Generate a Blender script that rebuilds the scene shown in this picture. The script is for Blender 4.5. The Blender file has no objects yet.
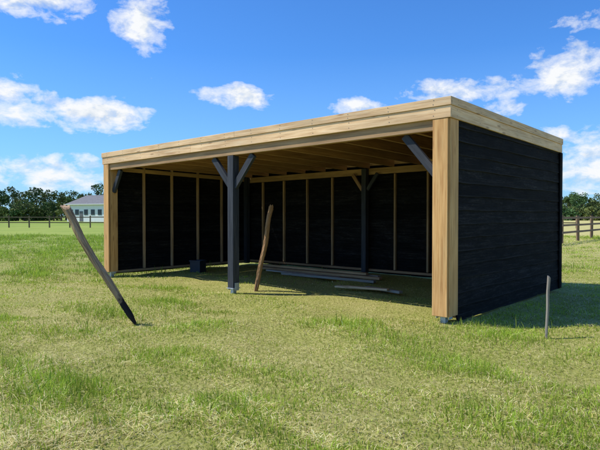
import bpy, math, random
import numpy as np
from mathutils import Vector, Matrix
random.seed(7); rng=np.random.default_rng(11)
D2R=math.radians
scene=bpy.context.scene
COL=scene.collection

# ------------------------------------------------------------ node helpers
def new_mat(name):
    m=bpy.data.materials.new(name); m.use_nodes=True
    nt=m.node_tree; nt.nodes.clear()
    o=nt.nodes.new('ShaderNodeOutputMaterial'); b=nt.nodes.new('ShaderNodeBsdfPrincipled')
    nt.links.new(b.outputs[0],o.inputs[0])
    return m,nt,b,o
def N(nt,t,**k):
    n=nt.nodes.new(t)
    for a,v in k.items(): setattr(n,a,v)
    return n
def math_(nt,op,a,b=None,c=None,clamp=False):
    n=nt.nodes.new('ShaderNodeMath'); n.operation=op; n.use_clamp=clamp
    for i,v in enumerate((a,b,c)):
        if v is None: continue
        if isinstance(v,(int,float)): n.inputs[i].default_value=v
        else: nt.links.new(v,n.inputs[i])
    return n.outputs[0]
def ramp(nt,fac,stops):
    r=nt.nodes.new('ShaderNodeValToRGB')
    while len(r.color_ramp.elements)<len(stops): r.color_ramp.elements.new(0.5)
    for e,(p,c) in zip(r.color_ramp.elements,stops):
        e.position=p; e.color=(c[0],c[1],c[2],1) if hasattr(c,'__len__') else (c,c,c,1)
    nt.links.new(fac,r.inputs[0]); return r.outputs[0]
def mix(nt,fac,a,b,bt='MIX'):
    n=nt.nodes.new('ShaderNodeMix'); n.data_type='RGBA'; n.blend_type=bt
    for s,v in ((n.inputs[0],fac),(n.inputs[6],a),(n.inputs[7],b)):
        if isinstance(v,(int,float)): s.default_value=v
        elif isinstance(v,tuple): s.default_value=(*v,1)
        else: nt.links.new(v,s)
    return n.outputs[2]
def noise(nt,vec,scale,detail=4,rough=.5,dist=0):
    n=nt.nodes.new('ShaderNodeTexNoise'); n.inputs['Scale'].default_value=scale
    n.inputs['Detail'].default_value=detail; n.inputs['Roughness'].default_value=rough
    n.inputs['Distortion'].default_value=dist
    if vec is not None: nt.links.new(vec,n.inputs['Vector'])
    return n.outputs['Fac']
def mapping(nt,vec,scale):
    n=nt.nodes.new('ShaderNodeVectorMath'); n.operation='MULTIPLY'
    nt.links.new(vec,n.inputs[0]); n.inputs[1].default_value=scale
    return n.outputs[0]
def bump(nt,b,h,strength,dist=.01):
    n=nt.nodes.new('ShaderNodeBump'); n.inputs['Strength'].default_value=strength
    n.inputs['Distance'].default_value=dist
    nt.links.new(h,n.inputs['Height']); nt.links.new(n.outputs[0],b.inputs['Normal'])

def wood(name,dark,mid,light,rough=.7,knots=.7,bstr=.35,char=None,spec=.3,rvar=.3,gdist=.006):
    m,nt,b,o=new_mat(name)
    tc=N(nt,'ShaderNodeTexCoord'); oi=N(nt,'ShaderNodeObjectInfo')
    off=math_(nt,'MULTIPLY',oi.outputs['Random'],37.0)
    ad=N(nt,'ShaderNodeVectorMath',operation='ADD')
    nt.links.new(tc.outputs['Object'],ad.inputs[0]); nt.links.new(off,ad.inputs[1])
    v=ad.outputs[0]
    g=noise(nt,mapping(nt,v,(1.2,28,28)),1.5,6,.62,.6)
    col=ramp(nt,g,[(.28,dark),(.5,mid),(.72,light)])
    big=noise(nt,mapping(nt,v,(.9,5,5)),1.3,3,.5)
    bf=ramp(nt,big,[(.3,.78),(.7,1.12)])
    col=mix(nt,1.0,col,bf,'MULTIPLY')
    rv=math_(nt,'MULTIPLY_ADD',oi.outputs['Random'],rvar,1-rvar*.5)
    col=mix(nt,1.0,col,rv,'MULTIPLY')
    if knots:
        vo=N(nt,'ShaderNodeTexVoronoi'); vo.inputs['Scale'].default_value=1.0
        nt.links.new(mapping(nt,v,(2.0,9,9)),vo.inputs['Vector'])
        kf=ramp(nt,vo.outputs['Distance'],[(.07,1.0),(.17,0.0)])
        col=mix(nt,math_(nt,'MULTIPLY',kf,knots),col,(dark[0]*.45,dark[1]*.35,dark[2]*.3))
    if char is not None:
        sx=N(nt,'ShaderNodeSeparateXYZ'); nt.links.new(tc.outputs['Object'],sx.inputs[0])
        nn=noise(nt,tc.outputs['Object'],14,4,.6)
        h=math_(nt,'ADD',sx.outputs[0],math_(nt,'MULTIPLY',nn,.3))
        cf=ramp(nt,h,[(max(0,char+.10),1.0),(char+.20,0.0)])
        col=mix(nt,cf,col,(.014,.012,.010))
    nt.links.new(col,b.inputs['Base Color']); b.inputs['Roughness'].default_value=rough
    b.inputs['Specular IOR Level'].default_value=spec
    bump(nt,b,g,bstr,gdist)
    return m

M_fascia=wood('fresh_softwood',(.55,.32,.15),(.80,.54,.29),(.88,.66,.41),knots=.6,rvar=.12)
M_post  =wood('post_softwood',(.44,.21,.065),(.66,.37,.135),(.76,.48,.20),knots=.5,rvar=.15)
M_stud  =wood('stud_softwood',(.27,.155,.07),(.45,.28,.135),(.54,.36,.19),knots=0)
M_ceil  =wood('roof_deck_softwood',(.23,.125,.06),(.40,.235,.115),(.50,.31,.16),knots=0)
M_dark  =wood('charcoal_stained_timber',(.020,.023,.028),(.040,.044,.052),(.07,.075,.084),rough=.65,knots=0,spec=.25)
M_stake =wood('split_wood',(.15,.09,.045),(.42,.275,.15),(.64,.46,.27),bstr=1.0,char=.42,knots=.5,gdist=.012)
M_stake2=wood('split_wood_brown',(.11,.055,.022),(.26,.145,.065),(.42,.25,.12),bstr=1.0,knots=.5,gdist=.012)
M_grey  =wood('weathered_wood',(.20,.165,.13),(.36,.32,.26),(.50,.45,.38),knots=0,bstr=.8)
M_fence =wood('fence_wood',(.10,.065,.035),(.21,.14,.08),(.30,.21,.13),knots=0)

# rough-sawn, black stained boards: matte, blotchy, highlights painted into the colour on ridges and lower edge
m,nt,b,o=new_mat('black_stained_boards')
tc=N(nt,'ShaderNodeTexCoord'); oi=N(nt,'ShaderNodeObjectInfo')
ad=N(nt,'ShaderNodeVectorMath',operation='ADD'); nt.links.new(tc.outputs['Object'],ad.inputs[0])
nt.links.new(math_(nt,'MULTIPLY',oi.outputs['Random'],53.0),ad.inputs[1]); v=ad.outputs[0]
saw=noise(nt,mapping(nt,v,(9,40,40)),1.6,6,.7,.4)
gr=noise(nt,mapping(nt,v,(1.0,22,22)),1.6,5,.65,.8)
bl=noise(nt,mapping(nt,v,(1.6,4,4)),1.5,4,.6)
hgt=math_(nt,'ADD',math_(nt,'MULTIPLY',gr,.6),math_(nt,'MULTIPLY',saw,.5))
c=ramp(nt,hgt,[(.36,(.0025,.0025,.0026)),(.55,(.0075,.0074,.0075)),(.68,(.026,.0245,.023)),(.8,(.055,.049,.042))])
c=mix(nt,1.0,c,ramp(nt,bl,[(.3,.5),(.7,1.5)]),'MULTIPLY')
c=mix(nt,1.0,c,math_(nt,'MULTIPLY_ADD',oi.outputs['Random'],.8,.55),'MULTIPLY')
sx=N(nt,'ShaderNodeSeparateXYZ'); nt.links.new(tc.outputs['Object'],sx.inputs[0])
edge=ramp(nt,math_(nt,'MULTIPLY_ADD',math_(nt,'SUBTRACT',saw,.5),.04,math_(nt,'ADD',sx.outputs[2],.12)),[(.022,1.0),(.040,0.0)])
c=mix(nt,math_(nt,'MULTIPLY',edge,.55),c,(.040,.038,.037))  # seam highlight painted as a paler strip along each board's bottom
nt.links.new(c,b.inputs['Base Color']); b.inputs['Roughness'].default_value=.85; b.inputs['Specular IOR Level'].default_value=.13
bump(nt,b,hgt,1.0,.02)
M_black=m

def plain(name,c,rough=.6,metal=0,var=.25,sc=6):
    m,nt,b,o=new_mat(name); tc=N(nt,'ShaderNodeTexCoord')
    f=noise(nt,tc.outputs['Object'],sc,5,.6)
    col=ramp(nt,f,[(.3,tuple(x*(1-var) for x in c)),(.7,tuple(min(1,x*(1+var)) for x in c))])
    nt.links.new(col,b.inputs['Base Color']); b.inputs['Roughness'].default_value=rough
    b.inputs['Metallic'].default_value=metal
    bump(nt,b,f,.15,.005)
    return m
M_galv=plain('galvanised_steel',(.50,.55,.60),.5,.5,.15,30)
M_felt=plain('roof_felt',(.04,.04,.042),.9)
M_conc=plain('concrete_block',(.38,.38,.36),.9)

# ------------------------------------------------------------ mesh helpers
def link(o,parent=None):
    COL.objects.link(o)
    if parent: o.parent=parent
    return o
def empty(name,loc=(0,0,0),rz=0):
    e=bpy.data.objects.new(name,None); e.location=loc; e.rotation_euler=(0,0,rz); e.empty_display_size=.2
    return link(e)
def board(name,p0,p1,w,t,mat,parent=None,up=(0,0,1),bev=.004,tilt=0,wavy=0):
    p0=Vector(p0);p1=Vector(p1); d=p1-p0; L=d.length; x=d.normalized()
    up=Vector(up); z=(up-x*up.dot(x)).normalized(); y=z.cross(x)
    me=bpy.data.meshes.new(name)
    if wavy:
        n=max(6,int(L/.12)); v=[];f=[]
        a1,a2,a3=[random.uniform(0,6) for _ in range(3)]
        for i in range(n+1):
            X=-L/2+L*i/n
            lo=wavy*(math.sin(X*3.1+a1)*.5+math.sin(X*7.3+a2)*.35+random.uniform(-.35,.35))
            bo=wavy*.5*(math.sin(X*2.2+a3))
            v+=[(X,-t/2+bo,-w/2+lo),(X,-t/2+bo,w/2),(X,t/2+bo,w/2),(X,t/2+bo,-w/2+lo)]
        for i in range(n):
            for k in range(4):
                a=i*4+k;b_=i*4+(k+1)%4; f.append((a,a+4,b_+4,b_))
        f.append((0,1,2,3)); f.append((n*4+3,n*4+2,n*4+1,n*4))
        bev=0
    else:
        v=[(sx*L/2,sy*t/2,sz*w/2) for sx in(-1,1) for sy in(-1,1) for sz in(-1,1)]
        f=[(0,1,3,2),(4,6,7,5),(0,4,5,1),(2,3,7,6),(0,2,6,4),(1,5,7,3)]
    me.from_pydata(v,[],f); me.update()
    me.materials.append(mat)
    o=bpy.data.objects.new(name,me); link(o,parent)
    R=Matrix((x,y,z)).transposed().to_4x4()
    if tilt: R=R@Matrix.Rotation(tilt,4,'X')
    o.matrix_local=Matrix.Translation((p0+p1)/2)@R
    if bev:
        b=o.modifiers.new('bevel','BEVEL'); b.width=bev; b.segments=2
    return o
def mesh_np(name,V,quads=None,tris=None,mats=(),attr=None,matidx=None):
    me=bpy.data.meshes.new(name)
    nq=0 if quads is None else len(quads); ntr=0 if tris is None else len(tris)
    me.vertices.add(len(V)); me.vertices.foreach_set('co',V.astype(np.float32).ravel())
    me.loops.add(nq*4+ntr*3); me.polygons.add(nq+ntr)
    li=[];ls=[]
    if nq: li.append(quads.ravel()); ls.append(np.arange(nq)*4)
    if ntr: li.append(tris.ravel()); ls.append(nq*4+np.arange(ntr)*3)
    me.loops.foreach_set('vertex_index',np.concatenate(li).astype(np.int32))
    me.polygons.foreach_set('loop_start',np.concatenate(ls).astype(np.int32))
    if matidx is not None: me.polygons.foreach_set('material_index',matidx.astype(np.int32))
    for m in mats: me.materials.append(m)
    if attr is not None:
        a=me.color_attributes.new('tone','FLOAT_COLOR','POINT')
        a.data.foreach_set('color',np.concatenate([attr,np.ones((len(attr),1))],1).astype(np.float32).ravel())
    me.update(calc_edges=True); me.validate()
    return link(bpy.data.objects.new(name,me))

def make_noise(seed,scale,n=14):
    r=np.random.default_rng(seed); a=r.uniform(0,2*np.pi,n); k=scale*r.uniform(.5,2.2,n); p=r.uniform(0,6.28,n)
    def f(x,y):
        xw=x+.35/scale*np.sin(y*scale*1.3+p[0]); yw=y+.35/scale*np.sin(x*scale*1.1+p[1])
        s=0
        for i in range(n): s=s+np.sin((xw*np.cos(a[i])+yw*np.sin(a[i]))*k[i]+p[i])
        return s/np.sqrt(n/2)
    return f
n_big=make_noise(1,.9); n_med=make_noise(2,3.2); n_sm=make_noise(3,9); n_h=make_noise(4,2.2); n_dry=make_noise(5,1.6)
def gz(x,y):
    r=np.sqrt(x*x+y*y); fade=np.clip(1-(r-15)/25,0,1)
    return (.014*n_h(x,y)+.008*n_med(x,y))*fade

# ------------------------------------------------------------ GROUND
m,nt,b,o=new_mat('grass_field')
geo=N(nt,'ShaderNodeNewGeometry'); P=geo.outputs['Position']
big=noise(nt,P,.35,5,.6); med=noise(nt,P,2.2,5,.65); fine=noise(nt,mapping(nt,P,(1,.6,1)),38,6,.8); vf=noise(nt,P,.06,5,.65)
c=ramp(nt,fine,[(.32,(.08,.085,.02)),(.46,(.27,.28,.06)),(.58,(.44,.43,.12)),(.70,(.66,.59,.25))])
dry=ramp(nt,math_(nt,'ADD',math_(nt,'MULTIPLY',big,.6),math_(nt,'MULTIPLY',med,.4)),[(.44,0.0),(.62,1.0)])
dryc=ramp(nt,fine,[(.32,(.22,.17,.06)),(.48,(.50,.42,.16)),(.66,(.74,.64,.31))])
c=mix(nt,math_(nt,'MULTIPLY',dry,.55),c,dryc)
sp=N(nt,'ShaderNodeSeparateXYZ'); nt.links.new(P,sp.inputs[0])
far=ramp(nt,math_(nt,'MULTIPLY',sp.outputs[1],.01),[(.12,0.0),(.28,1.0)])
fieldc=mix(nt,ramp(nt,vf,[(.4,0.0),(.62,1.0)]),(.15,.27,.035),(.29,.38,.07))
fieldc=mix(nt,.3,fieldc,c)
rx=ramp(nt,math_(nt,'MULTIPLY',math_(nt,'ADD',sp.outputs[0],math_(nt,'MULTIPLY',med,3.0)),.02),[(.12,0.0),(.2,1.0)])
fieldc=mix(nt,math_(nt,'MULTIPLY',rx,.75),fieldc,(.56,.47,.20))
c=mix(nt,far,c,fieldc)
nt.links.new(c,b.inputs['Base Color']); b.inputs['Roughness'].default_value=.9; b.inputs['Specular IOR Level'].default_value=.1
bump(nt,b,fine,.8,.03)
M_ground=m
def axis(a,n,lim):
    t=np.linspace(-1,1,n); return np.sign(t)*(np.abs(t)*a+(np.abs(t)**6)*(lim-a))
xs=axis(14,161,900); ys=axis(14,161,900)+8
X,Y=np.meshgrid(xs,ys); V=np.stack([X.ravel(),Y.ravel(),gz(X.ravel(),Y.ravel())],1)
n=161; i=np.arange(n-1); I,J=np.meshgrid(i,i); k=(J*n+I).ravel()
Q=np.stack([k,k+1,k+n+1,k+n],1)
g=mesh_np('grass_ground',V,quads=Q,mats=[M_ground])
g.data.polygons.foreach_set('use_smooth',np.ones(len(Q),bool))

# ------------------------------------------------------------ shelter frame numbers
LX,LY=-4.28,12.0; ang=math.atan2(-.664,.748); W=8.12; DP=4.30
ca,sa=math.cos(ang),math.sin(ang)
def to_local(x,y): dx=x-LX;dy=y-LY; return dx*ca+dy*sa,-dx*sa+dy*ca

# ------------------------------------------------------------ GRASS BLADES
m,nt,b,o=new_mat('grass_blades')
at=N(nt,'ShaderNodeAttribute',attribute_name='tone')
nt.links.new(at.outputs['Color'],b.inputs['Base Color']); b.inputs['Roughness'].default_value=.5
b.inputs['Specular IOR Level'].default_value=.3
tr=N(nt,'ShaderNodeBsdfTranslucent'); nt.links.new(at.outputs['Color'],tr.inputs[0])
ms=N(nt,'ShaderNodeMixShader'); ms.inputs[0].default_value=.38
nt.links.new(b.outputs[0],ms.inputs[1]); nt.links.new(tr.outputs[0],ms.inputs[2]); nt.links.new(ms.outputs[0],o.inputs[0])
M_blade=m
def build_grass(name,ntot):
    ymin,ymax=2.0,36.
    yy=np.linspace(ymin,ymax,600); w=(1.45*yy+4)*(3/yy)**1.35; cdf=np.cumsum(w); cdf/=cdf[-1]
    y=np.interp(rng.random(ntot),cdf,yy); x=(rng.random(ntot)-.5)*(1.45*y+4)
    lx,ly=to_local(x,y); inside=(lx>.15)&(lx<W-.15)&(ly>.1)&(ly<DP-.1)
    wall=((np.abs(ly-DP)<.09)&(lx>-.1)&(lx<W+.1))|((np.abs(lx)<.09)&(ly>-.1)&(ly<DP+.1))|((np.abs(lx-W)<.09)&(ly>-.1)&(ly<DP+.1))
    clump=n_med(x,y)*.5+n_sm(x,y)*.5
    lush=.5*n_big(x,y)+.4*n_med(x,y)-.15
    lush+= 1.1*np.exp(-((x-1.5)/1.3)**2-((y-3.1)/.55)**2)
    lush+= 1.0*np.exp(-((x+4.2)/2.6)**2-((y-7.6)/1.0)**2)
    lush+= .5*np.exp(-((x-.0)/.7)**2-((y-4.3)/.5)**2)
    lush+= .8*(y>12)*(x<-2)
    keep=~wall & (~inside | (rng.random(ntot)<.4-.1*ly))
    keep&=rng.random(ntot)<np.clip(.7+.25*clump+.25*lush,.25,1)
    x=x[keep];y=y[keep];inside=inside[keep];clump=clump[keep];lush=lush[keep]; n=len(x)
    dry=.6*n_dry(x,y)+.45*n_sm(x,y)+.3*n_med(x+40,y)-.7*lush
    d=np.clip(1/(1+np.exp(-2.4*(dry-.05))),0,1)
    isdry=rng.random(n)<(.12+.62*d)
    lsc=np.maximum(1,(y/5)**.7)
    h=(.020+.028*rng.random(n)**1.5+.085*np.clip(lush,0,1.5)*rng.random(n)*rng.random(n)*1.5)*(.8+.2*lsc)
    h=np.where(isdry,h*.8,h)
    stalk=rng.random(n)<.004; h=np.where(stalk,h*1.8+.03,h)
    h=np.where(inside,h*.6,h)
    wd=(.0013+.0019*rng.random(n))*lsc*1.15
    a=rng.uniform(0,2*np.pi,n); lean=rng.uniform(.1,1.0,n)+np.where(isdry,.9*rng.random(n),0)
    flat=isdry&(rng.random(n)<.6)
    la=rng.uniform(0,2*np.pi,n)
    hz=np.where(flat,h*.15+.006,h*np.cos(np.clip(lean,0,1.35))); hr=np.where(flat,h*1.9,h*np.sin(np.clip(lean,0,1.35)))
    wd=np.where(flat,wd*.8,wd)
    z=gz(x,y)-.004+np.where(flat,.008+.020*rng.random(n),0)
    wx,wy=np.cos(a)*wd,np.sin(a)*wd; dx,dy=np.cos(la)*hr,np.sin(la)*hr
    wx=np.where(flat,-np.sin(la)*wd,wx); wy=np.where(flat,np.cos(la)*wd,wy)
    V=np.empty((n,5,3))
    V[:,0]=np.stack([x-wx,y-wy,z],1); V[:,1]=np.stack([x+wx,y+wy,z],1)
    V[:,2]=np.stack([x+dx*.35+wx*.8,y+dy*.35+wy*.8,z+hz*.62],1); V[:,3]=np.stack([x+dx*.35-wx*.8,y+dy*.35-wy*.8,z+hz*.62],1)
    V[:,4]=np.stack([x+dx,y+dy,z+hz],1)
    g1=np.array([.23,.37,.030]); g2=np.array([.55,.64,.075]); s1=np.array([.62,.52,.17]); s2=np.array([.93,.84,.47])
    r=rng.random(n)[:,None]; lu=np.clip(.6-lush*.4,0,1)[:,None]
    cg=g1+(g2-g1)*np.clip(.5*r+.5*lu,0,1); cs=s1+(s2-s1)*r
    br=rng.random(n)<.05
    c=np.where(isdry[:,None],cs,cg); c=np.where(br[:,None],c*np.array([.42,.34,.34]),c)
    c=c*(1+.18*clump[:,None]).clip(.6,1.3)
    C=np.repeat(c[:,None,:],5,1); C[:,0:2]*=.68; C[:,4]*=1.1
    base=(np.arange(n)*5)[:,None]
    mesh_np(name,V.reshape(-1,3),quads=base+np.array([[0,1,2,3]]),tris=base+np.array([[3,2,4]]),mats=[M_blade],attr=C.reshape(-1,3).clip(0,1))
build_grass('grass',800000)

# ------------------------------------------------------------ SHELTER
S=empty('horse_field_shelter',(LX,LY,0),ang)
def zt(x,y): return 2.70+.07*x/W-.06*y/DP
me=bpy.data.meshes.new('roof_felt_sheet')
c4=[(.02,.02),(W-.02,.02),(W-.02,DP-.02),(.02,DP-.02)]
vv=[(x,y,zt(x,y)-.03) for x,y in c4]+[(x,y,zt(x,y)-.055) for x,y in c4]
me.from_pydata(vv,[],[(0,1,2,3),(7,6,5,4),(0,4,5,1),(1,5,6,2),(2,6,7,3),(3,7,4,0)]); me.materials.append(M_felt)
link(bpy.data.objects.new('roof_felt_sheet',me),S)
nb=24; bw=(DP-.1)/nb
for k in range(nb):
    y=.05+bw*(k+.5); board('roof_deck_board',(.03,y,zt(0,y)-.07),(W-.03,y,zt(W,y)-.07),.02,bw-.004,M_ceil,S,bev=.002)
for k in range(13):
    x=.18+k*(W-.36)/12
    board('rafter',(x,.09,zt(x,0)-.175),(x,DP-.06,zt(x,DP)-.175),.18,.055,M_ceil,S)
FH1,FH2=.10,.145
def fas(n,x0,y0,x1,y1,off,w,t,mat=M_fascia):
    return board(n,(x0,y0,zt(x0,y0)-off),(x1,y1,zt(x1,y1)-off),w,t,mat,S,bev=.003)
fas('fascia_upper',-.05,-.03,4.3,-.03,FH1/2,FH1,.035); fas('fascia_upper',4.303,-.03,W+.05,-.03,FH1/2,FH1,.035)
fas('fascia_lower',-.04,-.018,3.1,-.018,FH1+FH2/2+.002,FH2,.03); fas('fascia_lower',3.103,-.018,W+.04,-.018,FH1+FH2/2+.002,FH2,.03)
fas('fascia_upper',W+.0345,-.011,W+.0345,DP+.05,FH1/2,FH1,.031); fas('fascia_lower',W+.024,-.001,W+.024,DP+.04,FH1+FH2/2+.002,FH2,.028)
fas('fascia_upper',-.0345,-.011,-.0345,DP+.05,FH1/2,FH1,.031); fas('fascia_lower',-.024,-.001,-.024,DP+.04,FH1+FH2/2+.002,FH2,.028)
fas('fascia_upper',-.018,DP+.034,W+.018,DP+.034,FH1/2,FH1,.03); fas('fascia_lower',-.009,DP+.024,W+.009,DP+.024,FH1+FH2/2+.002,FH2,.03)
M_screw=plain('screw_head',(.16,.15,.14),.5,.6,.1,30)
sv=[];sf=[]
def screw(p,ax,r=.006):
    b0=len(sv); p=Vector(p)
    u_=Vector((0,0,1)); w_=Vector(ax).cross(u_)
    for k in range(8):
        a=k*math.pi/4; q=p+(u_*math.sin(a)+w_*math.cos(a))*r; sv.append(tuple(q))
    sf.append(tuple(range(b0,b0+8)))
for k in range(13):
    x=.18+k*(W-.36)/12
    for dz,yy in((.025,-.0495),(.075,-.0495),(.14,-.035),(.21,-.035)): screw((x+random.uniform(-.01,.01),yy,zt(x,0)-dz),(0,-1,0))
for k in range(7):
    y=.15+k*.66
    for dz,xx in((.025,W+.052),(.075,W+.052),(.14,W+.0395),(.21,W+.0395)): screw((xx,y+random.uniform(-.01,.01),zt(W,y)-dz),(1,0,0))
me=bpy.data.meshes.new('fascia_screws'); me.from_pydata(sv,[],sf); me.materials.append(M_screw); link(bpy.data.objects.new('fascia_screws',me),S)
board('front_header_beam',(.02,.045,zt(0,0)-.305),(W-.02,.045,zt(W,0)-.305),.15,.075,M_stud,S)
board('rear_header_beam',(.04,DP-.05,zt(0,DP)-.34),(W-.04,DP-.05,zt(W,DP)-.34),.14,.06,M_stud,S)
def foot(x,y,w=.11):
    board('post_foot',(x,y,-.03),(x,y,.10),w*.55,w*.55,M_galv,S,up=(0,1,0),bev=.003)
    board('post_foot_plate',(x,y,.10),(x,y,.112),w*1.3,w*1.3,M_galv,S,up=(0,1,0),bev=.002)
    for s in(-1,1):
        board('post_foot_flange',(x+s*w*.66,y,.07),(x+s*w*.66,y,.2),w*.7,.006,M_galv,S,up=(0,1,0),bev=.001)
def cpost(x0,x1,y0,y1,sidex):
    ztop=zt((x0+x1)/2,0)-FH1-FH2-.006
    xc=(x0+x1)/2
    board('corner_post_front_board',(xc,y0-.012,.11),(xc,y0-.012,ztop),x1-x0,.03,M_post,S,up=(1,0,0))
    board('corner_post_core',(xc,(y0+y1)/2+.01,.112),(xc,(y0+y1)/2+.01,ztop-.003),x1-x0-.012,y1-y0-.024,M_post,S,up=(1,0,0))
    board('corner_post_side_board',(sidex,(y0+y1)/2+.004,.11),(sidex,(y0+y1)/2+.004,ztop),y1-y0,.024,M_post,S,up=(0,1,0))
    foot(xc,.10,.13)
cpost(W-.20,W,.0,.22,W+.009)
cpost(0,.20,.0,.20,-.009)
MX=4.14
zh=zt(MX,0)-.385
board('middle_post',(MX,.075,.11),(MX,.075,zh),.14,.14,M_dark,S,up=(1,0,0),bev=.006); foot(MX,.075,.13)
for s in(-1,1):
    board('middle_post_brace',(MX+s*.05,.075,zh-.52),(MX+s*.50,.075,zh-.01),.11,.06,M_dark,S,up=(s,0,-1))
board('corner_brace',(W-.21,.1,zh-.50),(W-.66,.1,zh+.02),.10,.06,M_dark,S,up=(1,0,1))
board('corner_brace',(.21,.1,zh-.50),(.50,.1,zh-.03),.10,.06,M_dark,S,up=(-1,0,1))
board('side_brace',(W-.1,.23,zh-.5),(W-.1,.68,zh+.0),.09,.055,M_dark,S,up=(0,1,1))
RX=4.02
for x in(.09,RX,W-.09):
    board('rear_post',(x,DP-.16,.03),(x,DP-.16,zt(x,DP)-.28),.12,.12,M_dark,S,up=(1,0,0))
board('rear_post_brace',(RX-.07,DP-.16,1.92),(RX-.34,DP-.16,2.28),.08,.05,M_ceil,S,up=(-1,0,-1))
board('rear_post_brace',(RX+.07,DP-.16,1.92),(RX+.34,DP-.16,2.28),.08,.05,M_dark,S,up=(1,0,-1))
ex=.172
def clad(side):
    z=.045; k=0
    while True:
        if side=='R': p0,p1=(W+.0,.225,0),(W+.0,DP+.01,0); top=zt(W,DP)-.245
        elif side=='L': p0,p1=(.0,DP+.01,0),(.0,.205,0); top=zt(0,DP)-.245
        else: p0,p1=(W-.02,DP+.0,0),(.02,DP+.0,0); top=zt(0,DP)-.245
        if z>top+.02: break
        zz=z+ex/2
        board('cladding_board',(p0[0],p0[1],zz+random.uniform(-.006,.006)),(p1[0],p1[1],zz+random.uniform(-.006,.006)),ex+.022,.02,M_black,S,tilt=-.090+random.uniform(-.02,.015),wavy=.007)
        z+=ex;k+=1
for s in'RLB': clad(s)
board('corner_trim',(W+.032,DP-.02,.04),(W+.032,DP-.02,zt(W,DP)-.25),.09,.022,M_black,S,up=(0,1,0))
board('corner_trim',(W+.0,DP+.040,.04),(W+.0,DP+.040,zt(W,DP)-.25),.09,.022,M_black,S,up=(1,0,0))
for y in(.95,1.72,2.5,3.28):
    board('side_stud',(.045,y,.12),(.045,y,zt(0,y)-.20),.045,.06,M_stud,S,up=(0,1,0))
    board('side_stud',(W-.045,y,.12),(W-.045,y,zt(W,y)-.20),.045,.06,M_stud,S,up=(0,1,0))
board('side_top_plate',(.045,.22,zt(0,0)-.33),(.045,DP-.24,zt(0,DP)-.33),.09,.058,M_stud,S)
board('side_top_plate',(W-.045,.24,zt(W,0)-.33),(W-.045,DP-.24,zt(W,DP)-.33),.09,.058,M_stud,S)
board('side_bottom_plate',(.045,.22,.09),(.045,DP-.24,.09),.05,.06,M_stud,S)
board('side_bottom_plate',(W-.045,.24,.09),(W-.045,DP-.24,.09),.05,.06,M_stud,S)
for x in(.62,1.4,2.2,3.0,4.75,5.55,6.35,7.15):
    board('rear_stud',(x,DP-.05,.14),(x,DP-.05,zt(x,DP)-.42),.045,.06,M_stud,S,up=(1,0,0))
board('rear_bottom_plate',(.1,DP-.05,.10),(W-.1,DP-.05,.10),.05,.06,M_ceil,S)

# ------------------------------------------------------------ things on the ground inside
def loc2w(x,y,z=0): return (LX+x*ca-y*sa, LY+x*sa+y*ca, z)
T=empty('timber_stack',loc2w(2.6,3.2),ang)
for (x0,y0,x1,y1,z,w,t,mt) in [(-1.3,.3,2.2,.35,.05,.10,.05,M_grey),(-1.1,.12,2.4,.1,.05,.12,.05,M_stud),(-1.2,.22,2.0,.2,.11,.10,.045,M_stud),
        (-.6,-.15,1.6,-.3,.045,.14,.03,M_grey),(.2,-.5,2.6,-.42,.05,.09,.05,M_grey)]:
    board('plank',(x0,y0,z),(x1,y1,z),t,w,mt,T)
T2=empty('loose_planks',loc2w(5.65,1.75),ang)
for (x0,y0,x1,y1,z,w,t,mt) in [(-.6,.0,.35,.22,.05,.14,.03,M_fascia),(-.3,-.12,.5,.02,.085,.11,.028,M_fascia),(-.1,.25,.7,.1,.05,.09,.04,M_grey)]:
    board('plank',(x0,y0,z),(x1,y1,z),t,w,mt,T2)
M_blue=plain('dark_plastic',(.012,.018,.032),.5,0,.15)
Cx,Cy,_=loc2w(.95,1.8); C=empty('plastic_crate',(Cx,Cy,0),ang+.3)
for sx in(-1,1): board('crate_side',(sx*.13,-.11,.15),(sx*.13,.11,.15),.28,.015,M_blue,C)
for sy in(-1,1): board('crate_end',(-.138,sy*.118,.15),(.138,sy*.118,.15),.28,.015,M_blue,C)
board('crate_base',(-.12,0,.03),(.12,0,.03),.02,.21,M_blue,C)
for sy in(-1,1): board('crate_rim',(-.155,sy*.13,.285),(.155,sy*.13,.285),.03,.02,M_blue,C)
for sx in(-1,1): board('crate_rim',(sx*.148,-.118,.285),(sx*.148,.118,.285),.03,.02,M_blue,C)

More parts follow.
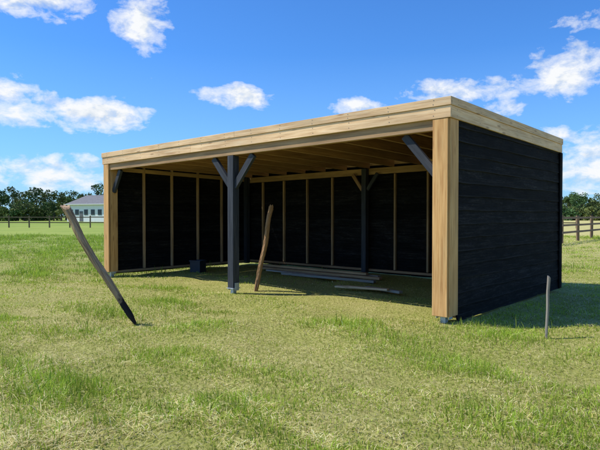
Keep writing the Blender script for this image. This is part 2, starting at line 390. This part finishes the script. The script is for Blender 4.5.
# ------------------------------------------------------------ rough stakes
def stake(name,p0,p1,r0,r1,mat,seed,bend=.03,flatk=.6,sides=14,segs=34,rough=1,kink=0):
    r=random.Random(seed); p0=Vector(p0);p1=Vector(p1); d=p1-p0; L=d.length; x=d.normalized()
    y=Vector((0,0,1)).cross(x).normalized() if abs(x.z)<.9995 else Vector((1,0,0)); z=x.cross(y)
    V=[];F=[]
    ph=[r.uniform(0,6) for _ in range(6)]
    for i in range(segs+1):
        t=i/segs; rad=r0+(r1-r0)*t
        cx=bend*math.sin(t*3.1)+rough*.005*math.sin(t*17+ph[0]); cy=rough*.008*math.sin(t*11+ph[1])+kink*max(0,1-abs(t-.55)/.45)
        if t<.1: rad*=.35+6.5*t
        for k in range(sides):
            a=2*math.pi*k/sides
            rr=rad*(1+rough*(.13*math.sin(2*a+ph[2]+t*2)+.10*math.sin(5*a+ph[3]+t*5)+r.uniform(-.07,.07)))
            V.append((t*L,cx+rr*math.cos(a),cy+rr*math.sin(a)*flatk))
            if i==segs: V[-1]=(t*L+rad*.8*math.sin(a+ph[4])+rough*r.uniform(-.018,.02),V[-1][1],V[-1][2])
    for i in range(segs):
        for k in range(sides):
            a=i*sides+k;b_=i*sides+(k+1)%sides; F.append((a,b_,b_+sides,a+sides))
    F.append(tuple(range(sides-1,-1,-1))); F.append(tuple(segs*sides+k for k in range(sides)))
    me=bpy.data.meshes.new(name); me.from_pydata(V,[],F); me.materials.append(mat)
    o=bpy.data.objects.new(name,me); link(o)
    o.matrix_world=Matrix.Translation(p0)@Matrix((x,y,z)).transposed().to_4x4()
    return o
stake('leaning_wooden_stake',(-2.03,6.82,-.05),(-2.92,6.80,1.45),.044,.056,M_stake,3,bend=-.01,flatk=.75,kink=-.035)
stake('wooden_stake',(-.80,9.62,-.08),(-.50,9.50,1.48),.045,.058,M_stake2,5,bend=.02,flatk=.75)
stake('thin_wooden_peg',(2.71,6.0,-.06),(2.735,6.0,.67),.015,.019,M_grey,8,bend=.002,flatk=.95,segs=14,rough=.3)

# ------------------------------------------------------------ fences
def fence(name,p0,p1,sp,h,rails,pw=.11):
    F=empty(name,(0,0,0)); p0=Vector((*p0,0));p1=Vector((*p1,0)); d=p1-p0; n=int(d.length/sp); u=d.normalized()
    nrm=Vector((-u.y,u.x,0))
    for i in range(n+1):
        p=p0+u*sp*i; j=random.uniform(-.03,.03)
        board('post',(p.x,p.y,-.1),(p.x+random.uniform(-.02,.02),p.y,h+j),pw,pw,M_fence,F,up=(1,0,0),bev=0)
    for z in rails:
        for i in range(0,n,2):
            a=p0+u*sp*i-nrm*(pw/2+.02); b_=p0+u*sp*min(n,i+2)-nrm*(pw/2+.02)
            board('rail',(a.x,a.y,z+random.uniform(-.01,.01)),(b_.x-u.x*.01,b_.y,z+random.uniform(-.01,.01)),.10,.035,M_fence,F,bev=0)
fence('paddock_fence',(-75,60),(30,56),2.2,1.30,(.55,1.12))
fence('paddock_fence',(10.4,23.5),(10.4+2.05*9,23.5+2.5*9),3.2,1.32,(.5,.85,1.2),.12)

# ------------------------------------------------------------ distant trees
m,nt,b,o=new_mat('distant_foliage')
at=N(nt,'ShaderNodeAttribute',attribute_name='tone'); nt.links.new(at.outputs['Color'],b.inputs['Base Color']); b.inputs['Roughness'].default_value=.7
b.inputs['Specular IOR Level'].default_value=.15
M_fol=m; M_bark=plain('bark',(.08,.06,.045),.9)
def leaf_cloud(cent,size,tone):
    n=len(cent); a=rng.normal(size=(n,3)); a/=np.linalg.norm(a,axis=1)[:,None]
    b_=np.cross(a,rng.normal(size=(n,3))); b_/=np.linalg.norm(b_,axis=1)[:,None]
    s=size[:,None]
    V=np.stack([cent-a*s,cent-b_*s*.6,cent+a*s,cent+b_*s*.6],1)
    return V.reshape(-1,3),np.repeat(tone,4,axis=0)
def trees(name,specs):
    Vs=[];Cs=[];TV=[];TQ=[];nv=0
    for (x,y,h,r,ttype) in specs:
        ncl=int(12+r*3); base=np.array([.085,.135,.035])*rng.uniform(.75,1.35)*np.array([rng.uniform(.85,1.35),1,rng.uniform(.8,1.3)])
        lo=.12 if ttype!='bush' else 0
        cz=rng.uniform(lo+.1,.93,ncl)*h; prof=np.sin(np.clip((cz/h-lo)/(1-lo),0.02,1)**.7*np.pi)**.6
        ra=rng.random(ncl)**.5*r*prof*.8; th=rng.uniform(0,6.28,ncl)
        cc=np.stack([x+ra*np.cos(th),y+ra*np.sin(th),cz],1); cr=r*rng.uniform(.22,.42,ncl)
        for c0,rr in zip(cc,cr):
            k=int(70); dv=rng.normal(size=(k,3)); dv/=np.linalg.norm(dv,axis=1)[:,None]
            pts=c0+dv*(rr*rng.random((k,1))**.4)*np.array([1,1,.8])
            pts[:,2]=np.maximum(pts[:,2],.1)
            sh=rng.uniform(.6,1.5,(k,1))
            v,c=leaf_cloud(pts,rng.uniform(.12,.30,k)*max(1,r/3.5),base*sh); Vs.append(v);Cs.append(c)
        tr_=.03*h+.08
        for (dx0,dy0,z0,dx1,dy1,z1,r0_,r1_) in [(0,0,-.1,0.2,0,h*.6,tr_,tr_*.4),(0,0,h*.25,r*.4,.2,h*.65,tr_*.5,tr_*.15),(0,0,h*.3,-r*.4,-.2,h*.7,tr_*.5,tr_*.15)]:
            for zz,dx,dy,rr in((z0,dx0,dy0,r0_),(z1,dx1,dy1,r1_)):
                for k in range(6): TV.append((x+dx+rr*math.cos(k*math.pi/3),y+dy+rr*math.sin(k*math.pi/3),zz))
            for k in range(6): TQ.append((nv+k,nv+(k+1)%6,nv+6+(k+1)%6,nv+6+k))
            nv+=12
    V=np.concatenate(Vs);Cc=np.concatenate(Cs); q=np.arange(len(V)).reshape(-1,4)
    tv=np.array(TV);tq=np.array(TQ)+len(V)
    mi=np.concatenate([np.zeros(len(q)),np.ones(len(tq))])
    mesh_np(name,np.concatenate([V,tv]),quads=np.concatenate([q,tq]),mats=[M_fol,M_bark],attr=np.concatenate([Cc,np.full((len(tv),3),.1)]).clip(0,1),matidx=mi)
sp=[]
R=random.Random(21)
def at_px(px,Y): return (px-300)/547*Y
for px,h in[(-90,9),(-70,8),(-50,9.5),(-30,8),(-14,8.5),(0,8.2),(12,9.3),(24,9.4),(36,9.0),(47,8.0),(57,7.0),(66,6.6)]:
    Y=R.uniform(132,150); sp.append((at_px(px,Y),Y,h*R.uniform(.93,1.05),R.uniform(2.6,3.8),'t'))
for k in range(26):
    px=-100+k*7+R.uniform(-2,2); Y=R.uniform(120,130)
    if px<66: sp.append((at_px(px,Y),Y,R.uniform(2.6,4.6),R.uniform(2,3),'bush'))
for px,h in[(72,8.5),(80,7.8),(92,9.8),(101,11.2),(110,10.5),(122,10),(135,9)]:
    Y=R.uniform(150,165); sp.append((at_px(px,Y),Y,h,R.uniform(3,4.2),'t'))
trees('distant_trees',sp)
sp=[]
for k in range(46):
    px=140+k*9.5+R.uniform(-3,3); Y=R.uniform(165,200); sp.append((at_px(px,Y),Y,R.uniform(6,8),R.uniform(3,4.5),'t'))
for px,h in[(566,6.6),(572,7.3),(579,7.6),(586,7.2),(594,6.8),(602,6.8),(612,7.6),(625,8.2),(640,7.5),(660,9),(680,8),(700,9)]:
    Y=R.uniform(140,155); sp.append((at_px(px,Y),Y,h,R.uniform(2.6,3.6),'t'))
for k in range(24):
    px=556+k*6; Y=R.uniform(128,136); sp.append((at_px(px,Y),Y,R.uniform(2.4,3.6),R.uniform(2,2.8),'bush'))
trees('distant_trees',sp)

# ------------------------------------------------------------ white house
M_white=plain('white_render',(.80,.80,.78),.8,0,.04,2); M_roof=plain('slate_roof',(.15,.15,.155),.85,0,.2,3)
m,nt,b,o=new_mat('window_glass'); b.inputs['Base Color'].default_value=(.02,.03,.04,1); b.inputs['Roughness'].default_value=.1; M_glass=m
H=empty('white_house',(-41.5,112,0),-.42)
HW,HD,HH=4.9,3.2,3.5
board('walls',(-HW,0,HH/2),(HW,0,HH/2),HH,HD*2,M_white,H,bev=0)
me=bpy.data.meshes.new('roof'); ov=.4
me.from_pydata([(-HW-ov,-HD-ov,HH-.05),(HW+ov,-HD-ov,HH-.05),(HW+ov,HD+ov,HH-.05),(-HW-ov,HD+ov,HH-.05),(-HW+2.0,0,HH+1.9),(HW-2.0,0,HH+1.9)],[],[(0,1,5,4),(1,2,5),(2,3,4,5),(3,0,4),(3,2,1,0)])
me.materials.append(M_roof); link(bpy.data.objects.new('roof',me),H)
board('gutter',(-HW-ov,-HD-ov-.06,HH-.02),(HW+ov,-HD-ov-.06,HH-.02),.14,.12,M_white,H,bev=0)
for x in(-3.8,-2.2,.2,2.0,3.8):
    board('window_frame',(x-.5,-HD-.02,1.9),(x+.5,-HD-.02,1.9),1.1,.06,M_roof,H,bev=0)
    board('window_pane',(x-.42,-HD-.06,1.9),(x+.42,-HD-.06,1.9),.94,.03,M_glass,H,bev=0)
board('door',(-1.05,-HD-.02,0),(-1.05,-HD-.02,2.1),.9,.06,M_roof,H,up=(1,0,0),bev=0)
board('chimney',(2.0,.3,HH+1.0),(2.0,.3,HH+2.4),.6,.6,M_conc,H,up=(1,0,0),bev=0)

# ------------------------------------------------------------ SUN + SKY
el=D2R(54); sh=Vector((-.998,.05,0)).normalized()
sd=Vector((sh.x*math.cos(el),sh.y*math.cos(el),math.sin(el)))
L=bpy.data.lights.new('sun','SUN'); L.energy=5.0; L.angle=D2R(.53); L.color=(1,.95,.87)
lo=bpy.data.objects.new('sun',L); link(lo); lo.rotation_euler=sd.to_track_quat('Z','Y').to_euler(); lo.location=(-20,0,30)

w=bpy.data.worlds.new('World'); scene.world=w; w.use_nodes=True; nt=w.node_tree; nt.nodes.clear()
out=N(nt,'ShaderNodeOutputWorld'); bg=N(nt,'ShaderNodeBackground'); bg.inputs[1].default_value=.125
nt.links.new(bg.outputs[0],out.inputs[0])
sky=N(nt,'ShaderNodeTexSky',sky_type='NISHITA'); sky.sun_disc=False; sky.sun_elevation=el
sky.sun_rotation=math.atan2(sd.x,sd.y)%(2*math.pi); sky.air_density=1.0; sky.dust_density=.3; sky.ozone_density=2.5; sky.altitude=0
tc=N(nt,'ShaderNodeTexCoord'); Dv=tc.outputs['Generated']
nrm=N(nt,'ShaderNodeVectorMath',operation='NORMALIZE'); nt.links.new(Dv,nrm.inputs[0]); Dn=nrm.outputs[0]
sx=N(nt,'ShaderNodeSeparateXYZ'); nt.links.new(Dn,sx.inputs[0])
az=math_(nt,'MULTIPLY',math_(nt,'ARCTAN2',sx.outputs[0],sx.outputs[1]),57.2958)
elv=math_(nt,'MULTIPLY',math_(nt,'ARCSINE',sx.outputs[2]),57.2958)
wn=N(nt,'ShaderNodeTexNoise'); wn.inputs['Scale'].default_value=14; wn.inputs['Detail'].default_value=3
nt.links.new(Dn,wn.inputs['Vector'])
ws=N(nt,'ShaderNodeSeparateColor'); nt.links.new(wn.outputs['Color'],ws.inputs[0])
az=math_(nt,'ADD',az,math_(nt,'MULTIPLY',math_(nt,'SUBTRACT',ws.outputs[0],.5),4.0))
elv2=math_(nt,'ADD',elv,math_(nt,'MULTIPLY',math_(nt,'SUBTRACT',ws.outputs[1],.5),2.0))
clouds=[(-25.8,19.5,4.8,1.2,1),(-16.3,18.6,2.4,2.0,1),(-21.2,9.7,5.4,1.4,1.1),(-27,9.4,3.0,1.4,.9),(-28.6,10.8,2,1.7,1),(-6.3,11.9,3.6,1.0,1.0),(5.9,11.3,2.4,.6,.85),
 (-24.5,3.9,5.8,1.5,.85),(-15,2.5,4,1.0,.5),(16.8,12.2,4.6,1.1,.85),(25.6,13.0,4.4,1.8,1.1),(27.2,17.5,2.4,.7,.6),(27.3,7.6,2.4,.7,.7),(27.8,4.2,3.2,2.0,.95),
 (20,10.4,2.4,.6,.5),
 (45,12,9,3,1),(62,20,8,4,1),(-45,14,9,3,1),(-65,8,9,3,1),(90,15,12,4,1),(-100,22,12,4,1),(130,12,12,4,1),(-150,14,14,4,1),(5,33,9,3,.9)]
cur=None
for (a,e_,ra,re,wt) in clouds:
    dx=math_(nt,'MULTIPLY',math_(nt,'SUBTRACT',az,a),1/(ra*1.25)); dy=math_(nt,'MULTIPLY',math_(nt,'SUBTRACT',elv2,e_),1/(re*1.35))
    q=math_(nt,'ADD',math_(nt,'MULTIPLY',dx,dx),math_(nt,'MULTIPLY',dy,dy))
    f=math_(nt,'MULTIPLY',math_(nt,'SUBTRACT',1.0,q),wt)
    cur=f if cur is None else math_(nt,'MAXIMUM',cur,f)
cur=math_(nt,'MAXIMUM',cur,-.8)
st=mapping(nt,Dn,(1,1,1.7))
n1=noise(nt,st,24,8,.60,.2)
dens=math_(nt,'ADD',math_(nt,'MULTIPLY',cur,.68),math_(nt,'MULTIPLY',math_(nt,'SUBTRACT',n1,.5),2.4))
mask=ramp(nt,dens,[(.05,0.0),(.3,.40),(.8,1.0)])
upv=N(nt,'ShaderNodeVectorMath',operation='ADD'); nt.links.new(st,upv.inputs[0]); upv.inputs[1].default_value=(-.01,0,.02)
n2=noise(nt,upv.outputs[0],24,3,.5,.2)
shade=math_(nt,'MULTIPLY_ADD',math_(nt,'SUBTRACT',n1,n2),1.8,.80,clamp=True)
cc=ramp(nt,shade,[(.45,(5.2,5.9,6.8)),(.85,(7.6,7.75,7.95))])
skyc=mix(nt,1.0,sky.outputs[0],(.44,.92,1.52),'MULTIPLY')
haze=ramp(nt,math_(nt,'DIVIDE',elv,90.0),[(0.0,.65),(.07,.25),(.18,.0)])
skyc=mix(nt,haze,skyc,(3.4,5.3,7.5))
fin=mix(nt,mask,skyc,cc)
nt.links.new(fin,bg.inputs[0])

# ------------------------------------------------------------ CAMERA
cam=bpy.data.cameras.new('camera'); cam.sensor_width=36; cam.lens=547/600*36; cam.clip_end=3000; cam.clip_start=.05
co=bpy.data.objects.new('camera',cam); link(co); co.location=(0,0,1.35); co.rotation_euler=(D2R(90-1.05),0,0)
scene.camera=co
scene.view_settings.view_transform='Standard'; scene.view_settings.look='None'; scene.view_settings.exposure=0
